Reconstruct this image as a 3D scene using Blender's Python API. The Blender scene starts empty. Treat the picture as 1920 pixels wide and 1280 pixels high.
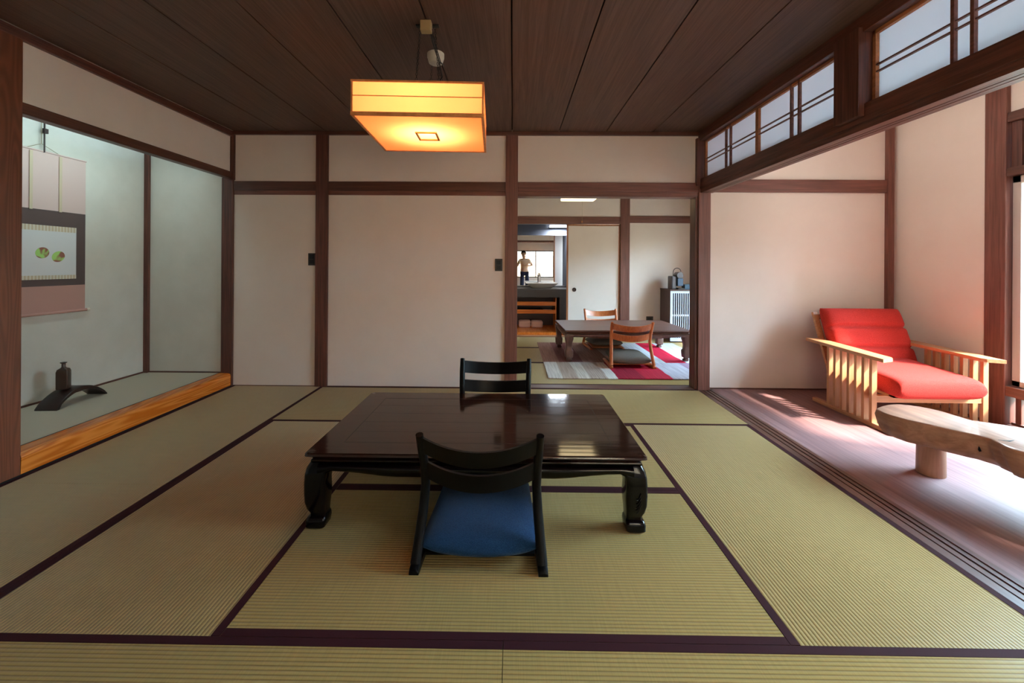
import bpy, bmesh, math, random
from mathutils import Vector, Matrix
random.seed(7)
PI = math.pi
sc = bpy.context.scene
C = sc.collection

# ---------------------------------------------------------------- camera
F_PX, CX, CY, YAW, ROLL = 778.79, 952.585, 497.39, 0.01116, 0.00607
cam = bpy.data.objects.new('camera', bpy.data.cameras.new('camera'))
C.objects.link(cam)
fw = Vector((-math.sin(YAW), math.cos(YAW), 0))
ri = Vector((math.cos(YAW), math.sin(YAW), 0))
up = Vector((0, 0, 1))
r2 = math.cos(ROLL)*ri + math.sin(ROLL)*up
u2 = math.cos(ROLL)*up - math.sin(ROLL)*ri
cam.matrix_world = Matrix(((r2.x, u2.x, -fw.x, 0), (r2.y, u2.y, -fw.y, 0), (r2.z, u2.z, -fw.z, 1.15), (0, 0, 0, 1)))
cam.data.sensor_width = 36
cam.data.lens = F_PX*36/1920
cam.data.shift_x = (960-CX)/1920
cam.data.shift_y = -(640-CY)/1920
cam.data.clip_start = 0.02
sc.camera = cam

# ---------------------------------------------------------------- sky, sun, daylight openings, exposure
world = bpy.data.worlds.new('world'); sc.world = world; world.use_nodes = True
bg = world.node_tree.nodes['Background']
bg.inputs[0].default_value = (0.60, 0.82, 1.0, 1)
# hazy bright sky on the garden side, dimmer on the others
_n, _l = world.node_tree.nodes, world.node_tree.links
_tc = _n.new('ShaderNodeTexCoord'); _dp = _n.new('ShaderNodeVectorMath'); _dp.operation = 'DOT_PRODUCT'
_dp.inputs[1].default_value = Vector((.80, -.05, .58)).normalized()
_mr = _n.new('ShaderNodeMapRange'); _mr.inputs['From Min'].default_value = .5; _mr.inputs['From Max'].default_value = .95
_mr.inputs['To Min'].default_value = 13.0; _mr.inputs['To Max'].default_value = 70.0
_l.new(_tc.outputs['Generated'], _dp.inputs[0]); _l.new(_dp.outputs['Value'], _mr.inputs[0]); _l.new(_mr.outputs[0], bg.inputs[1])
_cr = _n.new('ShaderNodeMix'); _cr.data_type = 'RGBA'; _cr.inputs[6].default_value = (1, .90, .78, 1); _cr.inputs[7].default_value = (.50, .79, 1.0, 1)
_fr = _n.new('ShaderNodeMapRange'); _fr.inputs['From Min'].default_value = .1; _fr.inputs['From Max'].default_value = .8
_l.new(_dp.outputs['Value'], _fr.inputs[0]); _l.new(_fr.outputs[0], _cr.inputs[0]); _l.new(_cr.outputs[2], bg.inputs[0])
SUN_EL, SUN_AZ = math.radians(44.5), math.radians(58)
sun_dir = Vector((-math.sin(SUN_AZ)*math.cos(SUN_EL), math.cos(SUN_AZ)*math.cos(SUN_EL), -math.sin(SUN_EL)))
sl = bpy.data.lights.new('sun', 'SUN'); sl.energy = 24; sl.angle = math.radians(4); sl.color = (1.0, 0.9, 0.76)
sun = bpy.data.objects.new('sun', sl); C.objects.link(sun)
sun.rotation_euler = sun_dir.to_track_quat('-Z', 'Y').to_euler(); sun.location = (8, -3, 6)

def portal(name, loc, rot, sx, sy):
    l = bpy.data.lights.new(name, 'AREA'); l.shape = 'RECTANGLE'; l.size = sx; l.size_y = sy
    l.cycles.is_portal = True
    o = bpy.data.objects.new(name, l); C.objects.link(o); o.location = loc; o.rotation_euler = rot
portal('daylight_garden_side', (3.72, 1.88, 1.25), (0, PI/2, 0), 2.0, 2.3)
portal('daylight_rear', (0.9, -0.62, 1.21), (PI/2, 0, 0), 1.5, 1.1)
portal('daylight_far_room', (3.2, 5.30, .9), (0, PI/2, 0), 1.8, 1.5)
sc.view_settings.view_transform = 'Standard'
sc.view_settings.look = 'None'
sc.view_settings.exposure = 0.1
sc.view_settings.gamma = 1.0
sc.view_settings.use_curve_mapping = False
sc.cycles.use_denoising = True
sc.cycles.max_bounces = 10
sc.cycles.diffuse_bounces = 6
sc.cycles.transmission_bounces = 8
sc.cycles.transparent_max_bounces = 12
sc.cycles.sample_clamp_indirect = 8

# ---------------------------------------------------------------- materials
M = {}
def srgb(r, g, b):
    f = lambda c: (c/255)/12.92 if c/255 <= .04045 else ((c/255+.055)/1.055)**2.4
    return (f(r), f(g), f(b), 1)
def plain(name, col, rough=.5, metal=0, spec=.5, emit=None, estr=0, coat=0, sheen=0):
    m = bpy.data.materials.new(name); m.use_nodes = True
    b = m.node_tree.nodes['Principled BSDF']
    b.inputs['Base Color'].default_value = col
    b.inputs['Roughness'].default_value = rough
    b.inputs['Metallic'].default_value = metal
    b.inputs['Specular IOR Level'].default_value = spec
    b.inputs['Coat Weight'].default_value = coat
    b.inputs['Sheen Weight'].default_value = sheen
    if emit:
        b.inputs['Emission Color'].default_value = emit; b.inputs['Emission Strength'].default_value = estr
    M[name] = m
    return m
def nodes(m): return m.node_tree.nodes, m.node_tree.links
def noise_mat(name, c1, c2, scale=(8, 8, 8), detail=6, rough=.5, bump=.1, dist=.0, spec=.5, nscale=1.0, lo=.35, hi=.65, coat=0, rvar=0, sheen=0):
    m = plain(name, c1, rough, spec=spec, coat=coat, sheen=sheen)
    n, l = nodes(m); b = n['Principled BSDF']
    tc = n.new('ShaderNodeTexCoord'); mp = n.new('ShaderNodeMapping'); mp.inputs['Scale'].default_value = scale
    oi = n.new('ShaderNodeObjectInfo'); va = n.new('ShaderNodeVectorMath'); va.operation = 'ADD'
    sc_ = n.new('ShaderNodeVectorMath'); sc_.operation = 'SCALE'; sc_.inputs['Scale'].default_value = 7.3
    cx = n.new('ShaderNodeCombineXYZ')
    for i in range(3): l.new(oi.outputs['Random'], cx.inputs[i])
    l.new(cx.outputs[0], sc_.inputs[0]); l.new(tc.outputs['Object'], va.inputs[0]); l.new(sc_.outputs[0], va.inputs[1])
    l.new(va.outputs[0], mp.inputs['Vector'])
    nt = n.new('ShaderNodeTexNoise'); nt.inputs['Scale'].default_value = nscale; nt.inputs['Detail'].default_value = detail
    nt.inputs['Distortion'].default_value = dist; nt.inputs['Roughness'].default_value = .6
    l.new(mp.outputs[0], nt.inputs['Vector'])
    cr = n.new('ShaderNodeValToRGB'); cr.color_ramp.elements[0].color = c1; cr.color_ramp.elements[1].color = c2
    cr.color_ramp.elements[0].position = lo; cr.color_ramp.elements[1].position = hi
    l.new(nt.outputs['Fac'], cr.inputs[0]); l.new(cr.outputs[0], b.inputs['Base Color'])
    if bump:
        bp = n.new('ShaderNodeBump'); bp.inputs['Strength'].default_value = bump; bp.inputs['Distance'].default_value = .004
        l.new(nt.outputs['Fac'], bp.inputs['Height']); l.new(bp.outputs[0], b.inputs['Normal'])
    if rvar:
        mr = n.new('ShaderNodeMapRange'); mr.inputs['To Min'].default_value = rough-rvar; mr.inputs['To Max'].default_value = rough+rvar
        l.new(nt.outputs['Fac'], mr.inputs[0]); l.new(mr.outputs[0], b.inputs['Roughness'])
    return m
def wood(base, c1, c2, rough=.45, bump=.12, k=60, along=2.5, spec=.5, coat=0):
    # three grain directions
    for ax in 'xyz':
        s = [k, k, k]; s['xyz'.index(ax)] = along
        noise_mat(base+'_'+ax, c1, c2, scale=tuple(s), rough=rough, bump=bump, dist=.4, spec=spec, coat=coat)
wood('dark_wood', srgb(70, 38, 31), srgb(112, 66, 54), rough=.42)
wood('post_wood', srgb(96, 56, 46), srgb(128, 78, 66), rough=.45)
wood('beam_wood', srgb(74, 42, 33), srgb(100, 60, 48), rough=.4)
wood('frame_wood', srgb(150, 92, 55), srgb(176, 112, 70), rough=.5)
wood('ash_wood', srgb(176, 124, 84), srgb(204, 150, 106), rough=.42)
wood('cherry_wood', srgb(176, 92, 48), srgb(204, 116, 62), rough=.38)
wood('brown_table', srgb(84, 52, 44), srgb(108, 70, 60), rough=.35, k=30)
wood('orange_wood', srgb(196, 98, 30), srgb(226, 126, 48), rough=.25, k=30)
wood('slab_wood', srgb(148, 102, 80), srgb(182, 134, 108), rough=.45, k=26, along=3)
wood('blacklac', srgb(9, 8, 9), srgb(14, 12, 13), rough=.36, k=40, bump=.03, spec=.14)
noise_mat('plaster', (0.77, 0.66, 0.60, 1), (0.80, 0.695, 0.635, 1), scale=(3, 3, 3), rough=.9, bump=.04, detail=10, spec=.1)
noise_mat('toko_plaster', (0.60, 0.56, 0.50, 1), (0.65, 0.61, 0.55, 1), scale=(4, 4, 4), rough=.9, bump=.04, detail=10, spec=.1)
noise_mat('ceiling_wood', srgb(82, 60, 52), srgb(104, 78, 68), scale=(60, 1.6, 24), rough=.5, bump=.04, dist=1.2, spec=.25)
noise_mat('black_fabric', srgb(20, 20, 24), srgb(30, 30, 36), scale=(300, 300, 300), rough=.9)
plain('gap', srgb(18, 11, 10), .9)
plain('border', srgb(56, 26, 30), .8, spec=.1)
noise_mat('engawa_floor', srgb(122, 86, 86), srgb(148, 110, 108), scale=(40, 1.6, 40), rough=.55, bump=.15, dist=.3, spec=.5)
noise_mat('blue_fabric', srgb(16, 42, 74), srgb(40, 72, 108), scale=(420, 420, 420), rough=.95, bump=.5, detail=3, spec=.05, sheen=.1)
noise_mat('grey_fabric', srgb(92, 84, 78), srgb(122, 112, 104), scale=(300, 300, 300), rough=.95, bump=.3, detail=3, spec=.1)
noise_mat('red_fabric', srgb(162, 38, 33), srgb(202, 60, 52), scale=(260, 260, 260), rough=.9, bump=.4, detail=4, spec=.1, sheen=.05)
plain('black_metal', srgb(28, 26, 27), .4, .3)
plain('toko_mat', srgb(196, 186, 166), .8, spec=.2)
plain('pink_paper', srgb(206, 178, 172), .85, spec=.1)
plain('rose_paper', srgb(186, 142, 132), .85, spec=.1)
plain('scroll_dark', srgb(96, 80, 78), .9, spec=.1)
plain('art_paper', srgb(216, 214, 216), .8, spec=.1)
plain('gold_band', srgb(196, 176, 150), .7)
plain('cord', srgb(150, 138, 112), .8)
plain('dark_cord', srgb(40, 36, 36), .6)
plain('ivory', srgb(214, 204, 188), .4)
plain('vase_glaze', srgb(66, 44, 34), .35)
plain('stand_lacquer', srgb(44, 24, 20), .3)
plain('switch', srgb(52, 40, 38), .4)
plain('socket_box', srgb(170, 140, 96), .6)
plain('ceramic', srgb(230, 226, 216), .15)
plain('chrome', srgb(120, 120, 128), .2, 1)
plain('counter', srgb(66, 58, 56), .4)
plain('wash_wall', srgb(96, 98, 108), .8)
plain('mirror_glass', (0.9, 0.9, 0.9, 1), .01, 1)
plain('towel', srgb(224, 178, 158), .95, sheen=.4)
plain('towel_white', srgb(226, 220, 212), .95, sheen=.4)
plain('basket', srgb(26, 22, 24), .8)
plain('cabinet_brown', srgb(74, 48, 44), .4)
plain('louver', srgb(188, 194, 212), .5)
plain('louver_dark', srgb(18, 24, 44), .7)
plain('machine_grey', srgb(92, 88, 92), .35, .3)
plain('machine_blue', srgb(54, 74, 98), .35)
plain('pod_box', srgb(44, 74, 96), .5)
plain('handle_metal', srgb(60, 50, 48), .4, .8)
plain('alu', srgb(196, 186, 180), .4)
plain('skin', srgb(214, 168, 140), .55)
plain('hair', srgb(22, 18, 18), .6)
plain('shirt', srgb(220, 190, 160), .9)
plain('trousers', srgb(30, 34, 60), .9)
noise_mat('lamp_frame', srgb(206, 128, 72), srgb(226, 150, 92), scale=(30, 30, 30))
plain('lamp_core', (1, .88, .66, 1), .5, emit=(1, .80, .50, 1), estr=5)
plain('lamp_far', (1, .85, .6, 1), .5, emit=(1, .78, .42, 1), estr=4)
plain('tube_white', (1, 1, 1, 1), .5, emit=(.85, .93, 1, 1), estr=12)
plain('garden_plaster', srgb(226, 206, 176), .9)  # warm tone picked to warm the light entering at the rear
plain('garden', srgb(190, 190, 180), .95)
noise_mat('hedge', srgb(120, 150, 140), srgb(190, 205, 200), scale=(6, 6, 6), rough=.9)

# big post with cathedral grain
def figured(name, c1, c2, ax='z', rough=.4):
    m = plain(name, c1, rough); n, l = nodes(m); b = n['Principled BSDF']
    tc = n.new('ShaderNodeTexCoord'); mp = n.new('ShaderNodeMapping')
    s = [9, 9, 9]; s['xyz'.index(ax)] = .7; mp.inputs['Scale'].default_value = s
    l.new(tc.outputs['Object'], mp.inputs['Vector'])
    w = n.new('ShaderNodeTexNoise'); w.inputs['Scale'].default_value = 1.1; w.inputs['Detail'].default_value = 1; w.inputs['Distortion'].default_value = .5
    l.new(mp.outputs[0], w.inputs['Vector'])
    mu = n.new('ShaderNodeMath'); mu.operation = 'MULTIPLY'; mu.inputs[1].default_value = 90
    si = n.new('ShaderNodeMath'); si.operation = 'SINE'
    l.new(w.outputs['Fac'], mu.inputs[0]); l.new(mu.outputs[0], si.inputs[0])
    mr = n.new('ShaderNodeMapRange'); mr.inputs['From Min'].default_value = -1
    l.new(si.outputs[0], mr.inputs[0])
    cr = n.new('ShaderNodeValToRGB'); cr.color_ramp.elements[0].color = c1; cr.color_ramp.elements[1].color = c2
    l.new(mr.outputs[0], cr.inputs[0]); l.new(cr.outputs[0], b.inputs['Base Color'])
figured('toko_post_wood', srgb(104, 54, 32), srgb(124, 68, 44))
figured('kamachi_wood', srgb(196, 100, 26), srgb(224, 132, 52), 'y', .22)

def tatami(name, ax):
    m = plain(name, srgb(150, 136, 88), .5, spec=.25 if ax == 'x' else .7); n, l = nodes(m); b = n['Principled BSDF']
    tc = n.new('ShaderNodeTexCoord'); sp = n.new('ShaderNodeSeparateXYZ'); l.new(tc.outputs['Object'], sp.inputs[0])
    mu = n.new('ShaderNodeMath'); mu.operation = 'MULTIPLY'; mu.inputs[1].default_value = 2*PI/.0135
    l.new(sp.outputs[1 if ax == 'x' else 0], mu.inputs[0])
    si = n.new('ShaderNodeMath'); si.operation = 'SINE'; l.new(mu.outputs[0], si.inputs[0])
    ab = n.new('ShaderNodeMapRange'); ab.inputs['From Min'].default_value = -1; l.new(si.outputs[0], ab.inputs[0])
    pw = n.new('ShaderNodeMath'); pw.operation = 'POWER'; pw.inputs[1].default_value = .5; l.new(ab.outputs[0], pw.inputs[0])
    nt = n.new('ShaderNodeTexNoise'); nt.inputs['Scale'].default_value = 1
    mp = n.new('ShaderNodeMapping'); mp.inputs['Scale'].default_value = (6, 220, 1) if ax == 'y' else (220, 6, 1)
    l.new(tc.outputs['Object'], mp.inputs[0]); l.new(mp.outputs[0], nt.inputs['Vector'])
    c1 = n.new('ShaderNodeValToRGB'); e = c1.color_ramp.elements
    e[0].color = srgb(131, 103, 54); e[1].color = srgb(173, 145, 90); e[0].position = 0; e[1].position = .75
    l.new(pw.outputs[0], c1.inputs[0])
    c2 = n.new('ShaderNodeMix'); c2.data_type = 'RGBA'; c2.blend_type = 'MULTIPLY'; c2.inputs[0].default_value = .35
    cr = n.new('ShaderNodeValToRGB'); cr.color_ramp.elements[0].color = (.6, .6, .5, 1); cr.color_ramp.elements[1].color = (1, 1, 1, 1)
    cr.color_ramp.elements[0].position = .3; cr.color_ramp.elements[1].position = .7
    l.new(nt.outputs['Fac'], cr.inputs[0]); l.new(c1.outputs[0], c2.inputs[6]); l.new(cr.outputs[0], c2.inputs[7])
    l.new(c2.outputs[2], b.inputs['Base Color'])
    cv = n.new('ShaderNodeCombineXYZ'); cv.inputs[1 if ax == 'x' else 0].default_value = 1; l.new(cv.outputs[0], b.inputs['Tangent']); b.inputs['Anisotropic'].default_value = .9
    b.inputs['Sheen Weight'].default_value = .08 if ax == 'x' else .22; b.inputs['Sheen Roughness'].default_value = .4
    bp = n.new('ShaderNodeBump'); bp.inputs['Strength'].default_value = .6; bp.inputs['Distance'].default_value = .003
    l.new(pw.outputs[0], bp.inputs['Height']); l.new(bp.outputs[0], b.inputs['Normal'])
tatami('tatami_x', 'x'); tatami('tatami_y', 'y')

def glossy_top(name, c1, c2):
    m = noise_mat(name, c1, c2, scale=(3, 46, 40), rough=.09, bump=0, dist=.6, spec=.6, coat=.0)
    n, l = nodes(m); b = n['Principled BSDF']
    tc = n.new('ShaderNodeTexCoord'); mp = n.new('ShaderNodeMapping'); mp.inputs['Scale'].default_value = (1.2, 14, 1)
    nt = n.new('ShaderNodeTexNoise'); nt.inputs['Scale'].default_value = 1; nt.inputs['Detail'].default_value = 3
    l.new(tc.outputs['Object'], mp.inputs[0]); l.new(mp.outputs[0], nt.inputs['Vector'])
    bp = n.new('ShaderNodeBump'); bp.inputs['Strength'].default_value = .06; bp.inputs['Distance'].default_value = .01
    l.new(nt.outputs['Fac'], bp.inputs['Height']); l.new(bp.outputs[0], b.inputs['Normal'])
    return m
glossy_top('rosewood_top', srgb(20, 9, 8), srgb(52, 28, 20))
plain('rosewood', srgb(8, 4, 6), .13, spec=.3)
plain('seam', srgb(8, 5, 5), .5)

def paper(name, col, tr, emit=None, es=0):
    m = bpy.data.materials.new(name); m.use_nodes = True; n, l = nodes(m)
    n.remove(n['Principled BSDF']); o = n['Material Output']
    d = n.new('ShaderNodeBsdfDiffuse'); t = n.new('ShaderNodeBsdfTranslucent'); mx = n.new('ShaderNodeMixShader')
    d.inputs[0].default_value = col; t.inputs[0].default_value = col; mx.inputs[0].default_value = tr
    l.new(d.outputs[0], mx.inputs[1]); l.new(t.outputs[0], mx.inputs[2])
    out = mx
    if emit:
        e = n.new('ShaderNodeEmission'); e.inputs[0].default_value = emit; e.inputs[1].default_value = es
        ad = n.new('ShaderNodeAddShader'); l.new(mx.outputs[0], ad.inputs[0]); l.new(e.outputs[0], ad.inputs[1]); out = ad
    l.new(out.outputs[0], o.inputs[0]); M[name] = m; return m
paper('shoji_paper', (.80, .87, 1.0, 1), .82)  # blue tint stands in for skylight; the paper itself is white
paper('lamp_paper', (.96, .70, .44, 1), .80, (1, .30, .04, 1), .10)
def glass(name):
    m = bpy.data.materials.new(name); m.use_nodes = True; n, l = nodes(m)
    n.remove(n['Principled BSDF']); o = n['Material Output']
    t = n.new('ShaderNodeBsdfTransparent'); g = n.new('ShaderNodeBsdfGlossy'); g.inputs['Roughness'].default_value = .02
    lw = n.new('ShaderNodeLayerWeight'); lw.inputs[0].default_value = .5
    pw = n.new('ShaderNodeMath'); pw.operation = 'POWER'; pw.inputs[1].default_value = 4; l.new(lw.outputs['Facing'], pw.inputs[0])
    f = n.new('ShaderNodeMath'); f.operation = 'MULTIPLY_ADD'; f.inputs[1].default_value = .8; f.inputs[2].default_value = .03; l.new(pw.outputs[0], f.inputs[0]); mx = n.new('ShaderNodeMixShader')
    l.new(f.outputs[0], mx.inputs[0]); l.new(t.outputs[0], mx.inputs[1]); l.new(g.outputs[0], mx.inputs[2]); l.new(mx.outputs[0], o.inputs[0])
    M[name] = m
glass('glass')

# ---------------------------------------------------------------- mesh helpers
def BM(): return bmesh.new()
def box(bm, lo, hi, bev=0, seg=2):
    lo = Vector(lo); hi = Vector(hi)
    r = bmesh.ops.create_cube(bm, size=1.0)
    for v in r['verts']:
        v.co = Vector(((lo.x+hi.x)/2 + v.co.x*(hi.x-lo.x), (lo.y+hi.y)/2 + v.co.y*(hi.y-lo.y), (lo.z+hi.z)/2 + v.co.z*(hi.z-lo.z)))
    if bev:
        es = list({e for v in r['verts'] for e in v.link_edges})
        bmesh.ops.bevel(bm, geom=es, offset=bev, segments=seg, affect='EDGES', profile=.5)
    return bm
def prism(bm, pts, z0, z1, plane='xy', bev=0):
    # outline pts extruded along the third axis
    def mk(p, h):
        if plane == 'xy': return (p[0], p[1], h)
        if plane == 'yz': return (h, p[0], p[1])
        return (p[0], h, p[1])
    a = [bm.verts.new(mk(p, z0)) for p in pts]; b = [bm.verts.new(mk(p, z1)) for p in pts]
    fs = [bm.faces.new(a), bm.faces.new(b[::-1])]
    n = len(pts)
    for i in range(n): fs.append(bm.faces.new((a[i], b[i], b[(i+1) % n], a[(i+1) % n])))
    bmesh.ops.recalc_face_normals(bm, faces=fs)
    if bev:
        es = [e for e in bm.edges if e.verts[0] in a+b and e.verts[1] in a+b]
        bmesh.ops.bevel(bm, geom=es, offset=bev, segments=2, affect='EDGES')
    return bm
def tube(bm, pts, r, seg=10, cap=True, ry=None):
    pts = [Vector(p) for p in pts]; rings = []
    rs = r if isinstance(r, (list, tuple)) else [r]*len(pts)
    prev = None
    for i, p in enumerate(pts):
        t = (pts[min(i+1, len(pts)-1)] - pts[max(i-1, 0)]).normalized()
        if prev is None:
            a = Vector((0, 0, 1)) if abs(t.z) < .9 else Vector((1, 0, 0))
            x = t.cross(a).normalized()
        else: x = (prev - t*prev.dot(t)).normalized()
        prev = x; y = t.cross(x)
        k = ry if ry else 1
        rings.append([bm.verts.new(p + x*rs[i]*math.cos(2*PI*j/seg) + y*rs[i]*k*math.sin(2*PI*j/seg)) for j in range(seg)])
    for a, b in zip(rings, rings[1:]):
        for j in range(seg): bm.faces.new((a[j], a[(j+1) % seg], b[(j+1) % seg], b[j]))
    if cap: bm.faces.new(rings[0][::-1]); bm.faces.new(rings[-1])
    return bm
def loft(bm, rings):
    rv = [[bm.verts.new(p) for p in r] for r in rings]
    n = len(rv[0]); fs = []
    for a, b in zip(rv, rv[1:]):
        for j in range(n): fs.append(bm.faces.new((a[j], a[(j+1) % n], b[(j+1) % n], b[j])))
    fs.append(bm.faces.new(rv[0][::-1])); fs.append(bm.faces.new(rv[-1]))
    bmesh.ops.recalc_face_normals(bm, faces=fs)
    return bm
def lathe(bm, prof, seg=24, c=(0, 0)):
    return loft(bm, [[(c[0]+r*math.cos(2*PI*j/seg), c[1]+r*math.sin(2*PI*j/seg), z) for j in range(seg)] for r, z in prof])
def rsq(cx, cy, hx, hy, z, rr=.3, k=4):
    # rounded square ring
    pts = []; r = rr*min(hx, hy)
    for q, (sx, sy) in enumerate(((1, 1), (-1, 1), (-1, -1), (1, -1))):
        for j in range(k+1):
            a = PI/2*q + PI/2*j/k
            pts.append((cx+sx*(hx-r)+r*math.cos(a), cy+sy*(hy-r)+r*math.sin(a), z))
    return pts
def obj(name, bm, mat, parent=None, smooth=False, sub=0, loc=None, rotz=0):
    me = bpy.data.meshes.new(name); bmesh.ops.recalc_face_normals(bm, faces=bm.faces[:]); bm.to_mesh(me); bm.free()
    me.materials.append(M[mat] if isinstance(mat, str) else mat)
    o = bpy.data.objects.new(name, me); C.objects.link(o)
    if parent: o.parent = parent
    if loc: o.location = loc
    o.rotation_euler.z = rotz
    if smooth:
        for p in me.polygons: p.use_smooth = True
        if smooth != 'all':
            try: me.set_sharp_from_angle(angle=math.radians(40))
            except Exception: pass
    if sub:
        s = o.modifiers.new('sub', 'SUBSURF'); s.levels = sub; s.render_levels = sub
    return o
def thing(name, label, cat, loc=(0, 0, 0), rotz=0, group=None):
    o = bpy.data.objects.new(name, None); C.objects.link(o); o.empty_display_size = .1
    o.location = loc; o.rotation_euler = (0, 0, rotz); o['label'] = label; o['category'] = cat
    if group: o['group'] = group
    return o
def tag(o, label, cat, group=None):
    o['label'] = label; o['category'] = cat
    if group: o['group'] = group
    return o
def struct(name, bm, mat, parent=None, smooth=False):
    o = obj(name, bm, mat, parent, smooth)
    if not parent: o['kind'] = 'structure'
    return o
def sempty(name, loc=(0, 0, 0)):
    o = bpy.data.objects.new(name, None); C.objects.link(o); o.location = loc; o['kind'] = 'structure'; o.empty_display_size = .1
    return o
def sbox(name, lo, hi, mat, bev=0.003, parent=None):
    return struct(name, box(BM(), lo, hi, bev), mat, parent)
def part(name, lo, hi, mat, parent, bev=.002):
    return obj(name, box(BM(), lo, hi, bev), mat, parent)
TRIM = [0]
def trim(lo, hi, mat, bev=.003):
    TRIM[0] += 1
    return sbox('trim_%d' % TRIM[0], lo, hi, mat, bev)
def dup(root, loc, rotz, label, group=None):
    r = root.copy(); C.objects.link(r); r.location = loc; r.rotation_euler = (0, 0, rotz); r['label'] = label
    if group: r['group'] = group
    for ch in list(root.children):
        c = ch.copy(); C.objects.link(c); c.parent = r
        for g in ch.children:
            d = g.copy(); C.objects.link(d); d.parent = c
    return r

# ================================================================ THE SETTING
W = .8753
YB = 3.9; XL = -2.648; X1 = XL+W; X2 = X1+W; X3 = X2+2*W; X4 = X3+W
Y1 = YB-W; Y2 = 2.14; Y3 = 1.272; Y4 = Y3-W; Y5 = Y4-W
ZC = 2.40; REAR = -.60
# sub floor under everything
sbox('floor', (-4.2, REAR-.3, -.30), (4.0, 9.6, -.055), 'gap', 0)
# ---- walls of the main room
bm = BM(); box(bm, (-2.70, YB, -.05), (-.05, YB+.10, 2.5)); box(bm, (-.05, YB, 1.86), (1.80, YB+.10, 2.5)); struct('wall_back', bm, 'plaster')
bm = BM(); box(bm, (1.80, YB+.02, -.05), (3.62, YB+.10, 2.75)); struct('wall_back_veranda', bm, 'plaster')
# left wall above tokonoma and the near part
bm = BM(); box(bm, (-2.75, 2.12, 1.99), (-2.668, YB, 2.5)); struct('wall_left_upper', bm, 'plaster')
bm = BM(); box(bm, (-2.76, REAR, -.05), (-2.668, 1.99, 2.5)); struct('wall_left', bm, 'plaster')
# tokonoma alcove shell
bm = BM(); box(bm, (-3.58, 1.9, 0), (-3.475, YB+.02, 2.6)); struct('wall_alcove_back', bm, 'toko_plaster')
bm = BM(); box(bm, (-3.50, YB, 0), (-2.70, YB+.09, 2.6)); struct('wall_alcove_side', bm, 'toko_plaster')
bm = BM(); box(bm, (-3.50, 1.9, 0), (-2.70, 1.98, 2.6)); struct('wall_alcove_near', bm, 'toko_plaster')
sbox('ceiling_alcove', (-3.58, 1.9, 2.55), (-2.67, YB+.09, 2.62), 'ceiling_wood', 0)
# ceiling of boards
bm = BM(); xc = -.0124; g = .4376
for k in range(-6, 4):
    x0 = max(xc+k*g, -2.72); x1 = min(xc+(k+1)*g, 1.80)
    if x1 > x0: box(bm, (x0+.004, REAR, ZC), (x1-.004, YB+.05, ZC+.02))
c = struct('ceiling', bm, 'ceiling_wood')
sbox('ceiling_backing', (-2.76, REAR-.1, ZC+.022), (1.85, YB+.1, ZC+.05), 'gap', 0)
# rear wall with a window
bm = BM(); box(bm, (-2.76, REAR-.1, -.05), (.15, REAR, 2.5)); box(bm, (1.62, REAR-.1, -.05), (3.75, REAR, 2.75)); box(bm, (.15, REAR-.1, -.05), (1.62, REAR, .68)); box(bm, (.15, REAR-.1, 1.74), (1.62, REAR, 2.5))
struct('wall_rear', bm, 'plaster')
win = sempty('window_2', (.885, REAR-.05, 1.21))
bm = BM()
for a in ((-.735, -.02, -.53, -.695, .03, .53), (.695, -.02, -.53, .735, .03, .53), (-.735, -.02, .49, .735, .03, .53), (-.735, -.02, -.53, .735, .03, -.49), (.0, -.02, -.5, .035, .03, .5)):
    box(bm, a[:3], a[3:])
obj('window_frame', bm, 'black_metal', win)
obj('window_glass', box(BM(), (-.7, 0, -.5), (.7, .004, .5)), 'glass', win)
bm = BM()
for i in range(12): box(bm, (-.69, .035, .46-i*.05), (.69, .05, .466-i*.05))
obj('blind', bm, 'beam_wood_x', win)

# ---- engawa (veranda) shell
sbox('floor_veranda', (1.868, REAR, -.05), (3.60, YB+.02, .006), 'engawa_floor', 0)
sbox('ceiling_veranda', (1.80, REAR-.1, 2.62), (3.70, YB+.1, 2.68), 'post_wood_y', 0)
XR = 3.56
bm = BM(); box(bm, (XR, 3.165, -.05), (XR+.10, YB+.1, 2.75)); box(bm, (XR+.02, REAR, 2.27), (XR+.10, 3.165, 2.75)); box(bm, (XR+.01, REAR, -.05), (XR+.10, .72, 2.75))  # last box: unseen near stretch, closed solid to block the sun
struct('wall_right', bm, 'plaster')
# sill with grooves between tatami and veranda
bm = BM()
for a, b_, z in ((1.731, 1.772, 0.0), (1.772, 1.780, -.008), (1.780, 1.806, 0), (1.806, 1.814, -.008), (1.814, 1.840, 0.002), (1.840, 1.868, .006)):
    box(bm, (a, REAR, -.05), (b_, YB, z))
struct('trim_91', bm, 'beam_wood_y')
# lintel over the opening: lower grooved rail, upper rail
bm = BM(); box(bm, (1.735, REAR, 1.870), (1.865, YB, 1.962), .002)
box(bm, (1.742, REAR, 1.836), (1.790, YB, 1.872)); box(bm, (1.797, REAR, 1.836), (1.818, YB, 1.872)); box(bm, (1.825, REAR, 1.836), (1.862, YB, 1.872)); box(bm, (1.745, REAR, 1.850), (1.860, YB, 1.871))
struct('trim_92', bm, 'dark_wood_y')
trim((1.725, REAR, 2.315), (1.875, YB, ZC), 'dark_wood_y')
trim((1.705, 2.075, 1.90), (1.87, 2.235, 2.34), 'dark_wood_z')
trim((1.70, YB-.035, 1.90), (1.80, YB+.02, 2.34), 'dark_wood_z')
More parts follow.
